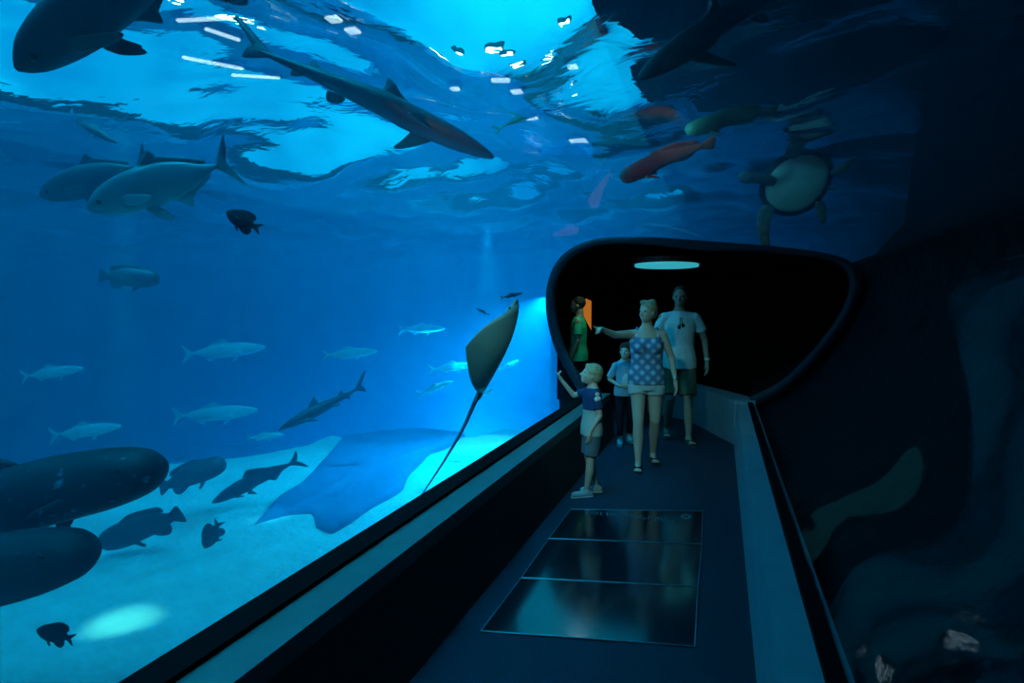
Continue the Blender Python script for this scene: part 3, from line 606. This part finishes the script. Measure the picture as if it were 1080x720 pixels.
def hair(r, T, R3, hh, m, style):
    b = Blob()
    if style == 'short': b.ell(T(0, -.10, .16), (.36*hh, .40*hh, .37*hh), R3, 20)
    if style == 'boy': b.ell(T(0, -.09, .16), (.38*hh, .43*hh, .39*hh), R3, 20); b.ell(T(0, -.18, -.02), (.35*hh, .33*hh, .30*hh), R3); b.ell(T(.05, .2, .36), (.2*hh, .14*hh, .1*hh), R3)
    if style == 'updo':
        b.ell(T(0, -.10, .17), (.37*hh, .42*hh, .39*hh), R3, 20); b.ell(T(0, -.30, .42), (.22*hh, .22*hh, .20*hh), R3); b.ell(T(0, -.28, .0), (.30*hh, .24*hh, .30*hh), R3)
        b.ell(T(.1, .12, .44), (.2*hh, .2*hh, .12*hh), R3)
    return b.build('hair', m, r, .007, 2)
LEG = lambda s, kn=(0, .0), an=(0, 0), lift=0: dict(hip=(s*.05, 0, .49), kn=(s*.052+kn[0], .01+kn[1], .275+lift*.5), an=(s*.053+an[0], an[1], .048+lift), ft=(s*.06+an[0], an[1]+.085, .016+lift*.6))
def shirt(r, H, J, m, z0, zn, name='shirt', flare=1.12, sleeve=.45, w=1.0, off=.012, fem=False, bulk=1.0, straps=False, cm=None):
    b = Blob(); k = H*bulk; K = [(z0, .100*flare, .074*flare), (z0+.06, .100*flare, .072*flare), (.62, .094, .066), (.69, .096, .069), (.76, .107, .070)]
    if not straps: K += [(.795, .092, .062), (.822, .066, .050), (zn, .046, .042)]
    else: K += [(.782, .088, .062)]
    b.tube([(0, -.001*H, z*H, (x*k*w), y*k*w) for z, x, y in K if z > z0-.001 or z == z0])
    for s in (1, -1):
        q = J['R' if s > 0 else 'L']; a, e = Vector(q['sh'])*H, Vector(q['el'])*H
        if straps:
            b.ell((s*.042*H, .046*H, .730*H), (.046*H, .042*H, .046*H))
            b.cone((s*.062*H, .035*H, .775*H), (s*.058*H, .0, .838*H), .012*H, .010*H); b.cone((s*.058*H, .0, .838*H), (s*.062*H, -.045*H, .775*H), .010*H, .012*H)
        else:
            b.cone(a+V3(-s*.06*H, 0, .008*H), a+V3(-s*.012*H, 0, -.006*H), .034*k, .036*k); b.cone(a+V3(-s*.012*H, 0, -.002*H), a+(e-a)*sleeve, .036*k, .034*k)
            b.cone(a+(e-a)*sleeve*.6, a+(e-a)*(sleeve+.18), .033*k, .037*k, flat=True)
    return b.build(name, m, r, .008, 2)
def shorts(r, H, J, m, z1, frac, name='shorts', rad=.062, bulk=1.0, vox=.008, rad2=None):
    b = Blob(); k = H*bulk; b.tube([(0, 0, .465*H, .095*k, .07*k), (0, -.002*H, .52*H, .104*k, .076*k), (0, 0, z1*H, .092*k, .066*k)])
    for s in (1, -1):
        q = J['R' if s > 0 else 'L']; a, e, an = [Vector(q[x])*H for x in ('hip', 'kn', 'an')]
        if frac <= 1: b.cone(a, a+(e-a)*frac, rad*k, (rad2 or rad*.9)*k, flat=True)
        else: b.cone(a, e, rad*k, (rad2 or rad*.75)*k); b.cone(e, e+(an-e)*(frac-1), (rad2 or rad*.75)*k, (rad2 or rad*.7)*k*.9, flat=True)
    return b.build(name, m, r, vox, 2)
def shoes(r, H, J, m, name='shoe', sole=None, S=1.0, strap=False):
    for s in (1, -1):
        q = J['R' if s > 0 else 'L']; an, ft = Vector(q['an'])*H, Vector(q['ft'])*H; t = ft-an; t.z = 0; t.normalize(); x = t.cross(V3(0, 0, 1)); z0 = max(0, ft.z-.016*H)
        b = Blob()
        if strap:                           # flip-flop: sole and strap
            h0 = an-t*.045*H; b.cone((h0.x, h0.y, z0+.004*H), (ft.x+t.x*.02*H, ft.y+t.y*.02*H, z0+.004*H), .02*H, .025*H, sx=1, axis=x)
            b.v = [Vector((p.x, p.y, z0+(p.z-z0)*.22)) for p in b.v]; o = b.build(name, m, r, .006, 1)
            c = Blob()
            for e in (1, -1): c.cone(ft+t*.0+V3(0, 0, .016*H), ft-t*.05*H+x*e*.022*H+V3(0, 0, .008*H), .004*H, .004*H, 8)
            mesh_ob('strap', c.v, c.f, m, o)
            continue
        b.cone(V3(an.x, an.y, z0+.022*H)-t*.025*H, V3(ft.x, ft.y, z0+.018*H)+t*.012*H, .026*H*S, .024*H*S); b.cone(V3(an.x, an.y, z0+.025*H), an+V3(0, 0, .008*H), .028*H*S, .024*H*S, flat=True)
        b.v = [Vector((p.x, p.y, max(p.z, z0+.004))) for p in b.v]
        o = b.build(name, m, r, .006, 2)
        c = Blob(); c.cone(V3(an.x, an.y, z0+.006*H)-t*.027*H, V3(ft.x, ft.y, z0+.006*H)+t*.015*H, .027*H*S, .025*H*S); c.v = [Vector((p.x, p.y, z0+.001+max(0, min(1, (p.z-z0)/(.03*H)))*.010*H)) for p in c.v]
        mesh_ob('sole', c.v, c.f, sole or m, o)
# --- cloth materials
def plaid(name, c1, c2, sc=26):
    m = mat(name, c1, .8, .1); t = m.node_tree; b = t.nodes['Principled BSDF']; tc = t.nodes.new('ShaderNodeTexCoord'); mp = t.nodes.new('ShaderNodeMapping'); mp.inputs['Rotation'].default_value = (0, R_(45), 0); mp.inputs['Scale'].default_value = (sc, sc*.2, sc)
    mx = t.nodes.new('ShaderNodeMixRGB'); mx.inputs[1].default_value = (*c1, 1); mx.inputs[2].default_value = (*c2, 1)
    w1 = t.nodes.new('ShaderNodeTexWave'); w1.inputs['Scale'].default_value = .32; w2 = t.nodes.new('ShaderNodeTexWave'); w2.inputs['Scale'].default_value = .32; w2.bands_direction = 'Z'; mu = t.nodes.new('ShaderNodeMath'); mu.operation = 'MULTIPLY'
    t.links.new(tc.outputs['Object'], mp.inputs[0]); t.links.new(mp.outputs[0], w1.inputs[0]); t.links.new(mp.outputs[0], w2.inputs[0]); t.links.new(w1.outputs['Fac'], mu.inputs[0]); t.links.new(w2.outputs['Fac'], mu.inputs[1])
    t.links.new(mu.outputs[0], mx.inputs[0]); t.links.new(mx.outputs[0], b.inputs['Base Color']); return m
def zsplit(name, lo, hi, z):
    m = mat(name, lo, .8, .1); t = m.node_tree; b = t.nodes['Principled BSDF']; tc = t.nodes.new('ShaderNodeTexCoord'); sp = t.nodes.new('ShaderNodeSeparateXYZ'); g = t.nodes.new('ShaderNodeMath'); g.operation = 'GREATER_THAN'; g.inputs[1].default_value = z
    mx = t.nodes.new('ShaderNodeMixRGB'); mx.inputs[1].default_value = (*lo, 1); mx.inputs[2].default_value = (*hi, 1); t.links.new(tc.outputs['Object'], sp.inputs[0]); t.links.new(sp.outputs['Z'], g.inputs[0]); t.links.new(g.outputs[0], mx.inputs[0]); t.links.new(mx.outputs[0], b.inputs['Base Color']); return m
sk1 = skin('light skin', (.62, .44, .34)); sk2 = skin('tanned skin', (.42, .27, .19)); sk3 = skin('fair child skin', (.66, .48, .38))
# --- woman in a patterned tank top, pointing
H = 1.67
J = dict(sh=0, hip=0, R=dict(sh=(.092, 0, .802), el=(.195, .085, .800), wr=(.262, .19, .832), hd=(.45, .75, .22), hn=(0, -.2, -1), point=True, thumb=-1, **LEG(1, (.0, .06), (.0, .10))),
         L=dict(sh=(-.092, 0, .802), el=(-.145, -.01, .665), wr=(-.165, .045, .53), hd=(-.1, .15, -1), hn=(1, .2, 0), **LEG(-1, (0, -.0), (0, -.11), .012)))
r, M, hh, T, R3 = person((681, 491), H, .12, 'woman in blue patterned tank top and pale shorts pointing left', J, sk1, fem=True, headyaw=R_(-0)+R_(-50)*0-0.75, headpitch=.05)
hair(r, T, R3, hh, hairs('blonde hair', (.55, .42, .24)), 'updo')
small('smile', lambda b: b.ell(T(0, .372, -.235), (.075*hh, .03*hh, .016*hh), R3, 10), teeth, r)
shirt(r, H, J, plaid('blue patterned cloth', (.09, .20, .36), (.50, .66, .76), 13), .50, 0, 'tank_top', 1.12, fem=True, straps=True)
shorts(r, H, J, mat('pale denim', (.60, .66, .66), .8, .1), .56, .26, bulk=1.04)
shoes(r, H, J, mat('dark sandal', (.03, .03, .03), .6, .3), 'sandal', strap=True)
wr = Vector(J['L']['wr'])*H
small('bracelet', lambda b: b.cone(wr+V3(0, 0, .01), wr+V3(0, 0, .03), .028, .027, flat=True), mat('silver bracelet', (.8, .8, .8), .3, .5, 1), r)
# --- man behind her
H = 1.86
J = dict(sh=0, hip=0, R=dict(sh=(.108, 0, .800), el=(.150, -.02, .655), wr=(.155, .04, .52), hd=(0, .2, -1), hn=(-1, .2, 0), thumb=-1, **LEG(1, (.005, .035), (.01, -.10), .015)),
         L=dict(sh=(-.108, 0, .800), el=(-.165, -.02, .655), wr=(-.172, .03, .52), hd=(0, .15, -1), hn=(1, .2, 0), **LEG(-1, (0, .05), (0, .09))))
r, M, hh, T, R3 = person((715, 464), H, .1, 'tall man in white t-shirt and khaki shorts behind the pointing woman', J, sk2, headyaw=-.25)
hair(r, T, R3, hh, hairs('dark hair', (.02, .015, .012)), 'short')
ts = shirt(r, H, J, mat('white cotton', (.72, .78, .76), .85, .1, nscale=8, bump=.4, bscale=9), .47, .842, 't_shirt', 1.12, .42)
shorts(r, H, J, mat('khaki cloth', (.13, .14, .08), .85, .1, bump=.2), .56, .88, rad=.06, rad2=.056)
shoes(r, H, J, mat('brown flip flop', (.10, .07, .05), .6, .3), 'flip_flop', strap=True)
sgm = mat('sunglasses plastic', (.005, .005, .006), .2, .6)
def sg(b):
    z = .775*H; y = .062*H+.014
    for s in (1, -1): b.ell((s*.022, y, z-.045-.02*(s > 0)), (.02, .008, .024)); b.cone((s*.012, y, z-.03), (s*.012, y+.004, z+.05), .004, .004, 6)
    b.cone((-.02, y, z-.035), (.02, y, z-.035), .005, .005, 6)
small('sunglasses', sg, sgm, r)
wl = Vector(J['L']['wr'])*H; small('watch', lambda b: b.cone(wl+V3(0, 0, .012), wl+V3(0, 0, .042), .033, .032, flat=True), mat('pale watch', (.7, .75, .72), .3, .5), r)
# --- boy at the kerb
H = 1.13
J = dict(sh=0, hip=0, R=dict(sh=(.100, 0, .775), el=(.115, -.02, .62), wr=(.105, .05, .50), hd=(0, .2, -1), hn=(-1, .1, 0), thumb=-1, **LEG(1, (0, .02), (0, .06))),
         L=dict(sh=(-.100, 0, .775), el=(-.13, .105, .745), wr=(-.13, .20, .86), hd=(0, .55, .85), hn=(0, -.9, .4), point=True, **LEG(-1, (0, 0), (0, -.05))))
J['R'], J['L'] = J['L'], J['R']
for s, q in ((1, J['R']), (-1, J['L'])):
    for kk in ('sh', 'el', 'wr'): q[kk] = (s*abs(q[kk][0]), q[kk][1], q[kk][2])
    for kk in ('hip', 'kn', 'an', 'ft'): q[kk] = (s*abs(q[kk][0]), q[kk][1], q[kk][2])
J['L']['hn'] = (1, .1, 0)
r, M, hh, T, R3 = person((624, 521), H, R_(78), 'small blond boy in navy and grey t-shirt pointing up into the tank', J, sk3, child=True, headyaw=-.05, headpitch=.30, voxel=.0065)
hair(r, T, R3, hh, hairs('light blond hair', (.62, .50, .30)), 'boy')
shirt(r, H, J, zsplit('navy and grey jersey', (.42, .45, .42), (.025, .05, .13), .655*H), .46, .80, 't_shirt', 1.12, .5, bulk=1.05)
for s in (1, -1): small('sleeve_patch', lambda b: b.ell((s*.122*H, 0, .745*H), (.016, .03, .026)), mat('white patch', (.8, .85, .82), .8, .1), r)
shorts(r, H, J, mat('grey blue shorts cloth', (.13, .18, .22), .85, .1, bump=.2), .55, .85, rad=.062, rad2=.058, bulk=1.0)
shoes(r, H, J, mat('grey sneaker fabric', (.40, .46, .46), .7, .2), 'sneaker', mat('white sole', (.75, .8, .78), .6, .2), S=1.1)
# --- child behind the woman
H = 1.20
J = dict(sh=0, hip=0, R=dict(sh=(.105, 0, .775), el=(.155, -.01, .64), wr=(.075, .085, .585), hd=(-1, .3, -.1), hn=(0, -1, .1), **LEG(1, (0, .03), (0, .04))),
         L=dict(sh=(-.105, 0, .775), el=(-.15, -.01, .64), wr=(-.07, .085, .585), hd=(1, .3, -.1), hn=(0, -1, .1), thumb=-1, **LEG(-1, (0, 0), (0, -.08), .02)))
r, M, hh, T, R3 = person((659, 468), H, .05, 'child in light blue t-shirt and dark trousers beside the pointing woman', J, sk3, child=True, headyaw=-.4, headpitch=.1)
hair(r, T, R3, hh, hairs('brown hair', (.08, .05, .03)), 'boy')
shirt(r, H, J, mat('light blue cotton', (.32, .52, .66), .85, .1, bump=.3, bscale=9), .48, .80, 't_shirt', 1.12, .7)
small('shirt_print', lambda b: b.ell((0, .086*H, .63*H), (.05, .012, .09)), mat('white print', (.75, .82, .82), .8, .1), r)
shorts(r, H, J, mat('dark trousers cloth', (.012, .015, .025), .85, .1), .55, 1.82, 'trousers', rad=.055, rad2=.036)
shoes(r, H, J, mat('white sneaker', (.75, .82, .80), .7, .2), 'sneaker', S=1.05)
# --- man in green by the far kerb
H = 1.76
J = dict(sh=0, hip=0, R=dict(sh=(.108, 0, .800), el=(.150, .0, .655), wr=(.145, .05, .53), hd=(0, .25, -1), hn=(-1, .2, 0), thumb=-1, **LEG(1)),
         L=dict(sh=(-.108, 0, .800), el=(-.15, .0, .655), wr=(-.14, .05, .53), hd=(0, .25, -1), hn=(1, .2, 0), **LEG(-1)))
r, M, hh, T, R3 = person((610, 446), H, R_(100), 'person in green t-shirt standing at the far end in front of an orange glow', J, sk2, headyaw=0)
hair(r, T, R3, hh, hairs('black hair', (.01, .008, .006)), 'short')
shirt(r, H, J, mat('green cotton', (.04, .62, .30), .85, .1, bump=.2), .50, .842, 't_shirt', 1.12, .5)
shorts(r, H, J, mat('black trousers cloth', (.008, .008, .01), .85, .1), .56, 1.85, 'trousers', rad=.056, rad2=.036)
shoes(r, H, J, mat('black shoe', (.01, .01, .01), .5, .3), 'shoe')
# glowing orange shape added behind the person in green
og = mat('orange glow', (.6, .25, .05), .5, .3, emit=((1.0, .30, .03), .4))
q0 = G(617, 331, 0) if False else P(618, 330, 11.0)
pn = empty('orange_glow', q0, YAW); tag(pn, 'small added orange glowing shape behind the person in green', 'sign')
mesh_ob('glow_face', [(-.10, 0, .12), (0, 0, .24), (.09, 0, .20), (.09, 0, -.28), (-.01, 0, -.10), (-.10, .03, .12), (0, .03, .24), (.09, .03, .20), (.09, .03, -.28), (-.01, .03, -.10)], [(0, 1, 2, 3, 4), (9, 8, 7, 6, 5), (0, 5, 6, 1), (1, 6, 7, 2), (2, 7, 8, 3), (3, 8, 9, 4), (4, 9, 5, 0)], og, pn, smooth=False)
# ---------------------------------------------------------------- glass panels let into the floor
gl = mat('dark glass', (.008, .016, .025), .12, .6); fr_ = mat('thin metal edging', (.35, .45, .5), .35, .5, .8); wt = mat('pale lettering', (.16, .22, .24), .5, .3)
C4 = [G(601.5, 537.6, 0), G(741.6, 539.4, 0), G(733.7, 683, 0), G(506, 666.5, 0)]
rows = [(0, (601.5, 537.6), (741.6, 539.4)), (1, (578, 568.5), (741.0, 574.4)), (2, (549, 610), (736.8, 619.6)), (3, (506, 666.5), (733.7, 683))]
lb = ['glossy dark floor panel farthest from the camera, with a line of lettering', 'glossy dark middle floor panel between the two others', 'glossy dark floor panel nearest the camera with blue reflections']
for k in range(3):
    a, b, c, d = G(*rows[k][1], 0), G(*rows[k][2], 0), G(*rows[k+1][2], 0), G(*rows[k+1][1], 0)
    o_ = (a+b+c+d)/4; e = empty('floor_panel', o_); tag(e, lb[k], 'floor panel')
    L4 = [p-o_ for p in (a, b, c, d)]; L4 = [p*.992 for p in L4]
    top = [p+V3(0, 0, .006) for p in L4]; mesh_ob('glass', [p.copy() for p in L4]+top, [(0, 1, 2, 3), (4, 5, 6, 7), (0, 4, 5, 1), (1, 5, 6, 2), (2, 6, 7, 3), (3, 7, 4, 0)], gl, e, smooth=False)
    bb = Blob()
    for i in range(4): bb.cone(L4[i]+V3(0, 0, .006), L4[(i+1) % 4]+V3(0, 0, .006), .0035, .0035, 6)
    mesh_ob('edging', bb.v, bb.f, fr_, e)
    if k == 0:                              # two rows of small illegible lettering, and a round mark at the right
        v = []; f = []
        def mark(x, y, w_, h_):
            q = [(x, y), (x+w_, y), (x+w_, y+h_), (x, y+h_)]; n0 = len(v); v.extend([V3(p.x, p.y, .0075)-V3(o_.x, o_.y, 0) for p in (Vector((*z, 0)) for z in q)]); v.extend([V3(p.x, p.y, .0066)-V3(o_.x, o_.y, 0) for p in (Vector((*z, 0)) for z in q)])
            f.extend([tuple(n0+i for i in z) for z in ((0, 1, 2, 3), (7, 6, 5, 4), (0, 4, 5, 1), (1, 5, 6, 2), (2, 6, 7, 3), (3, 7, 4, 0))])
        for row, (p0, p1, hgt) in enumerate((((618, 543), (708, 552), .045), ((620, 540.6), (700, 548), .03))):
            n = 26
            for i in range(n):
                if i % 7 == 5: continue
                t = i/(n-1); p = G(p0[0]+(p1[0]-p0[0])*t, p0[1]+(p1[1]-p0[1])*(t**1.3 if row == 0 else t), 0)
                mark(p.x, p.y, .008, hgt); 
                if i % 3: mark(p.x, p.y+(hgt-.01)*(i % 2), .02, .009)
        p = G(722, 546, 0)
        for i in range(8): mark(p.x+.03*math.cos(i*.785), p.y+.05*math.sin(i*.785), .02, .03)
        mesh_ob('lettering', v, f, wt, e, smooth=False)
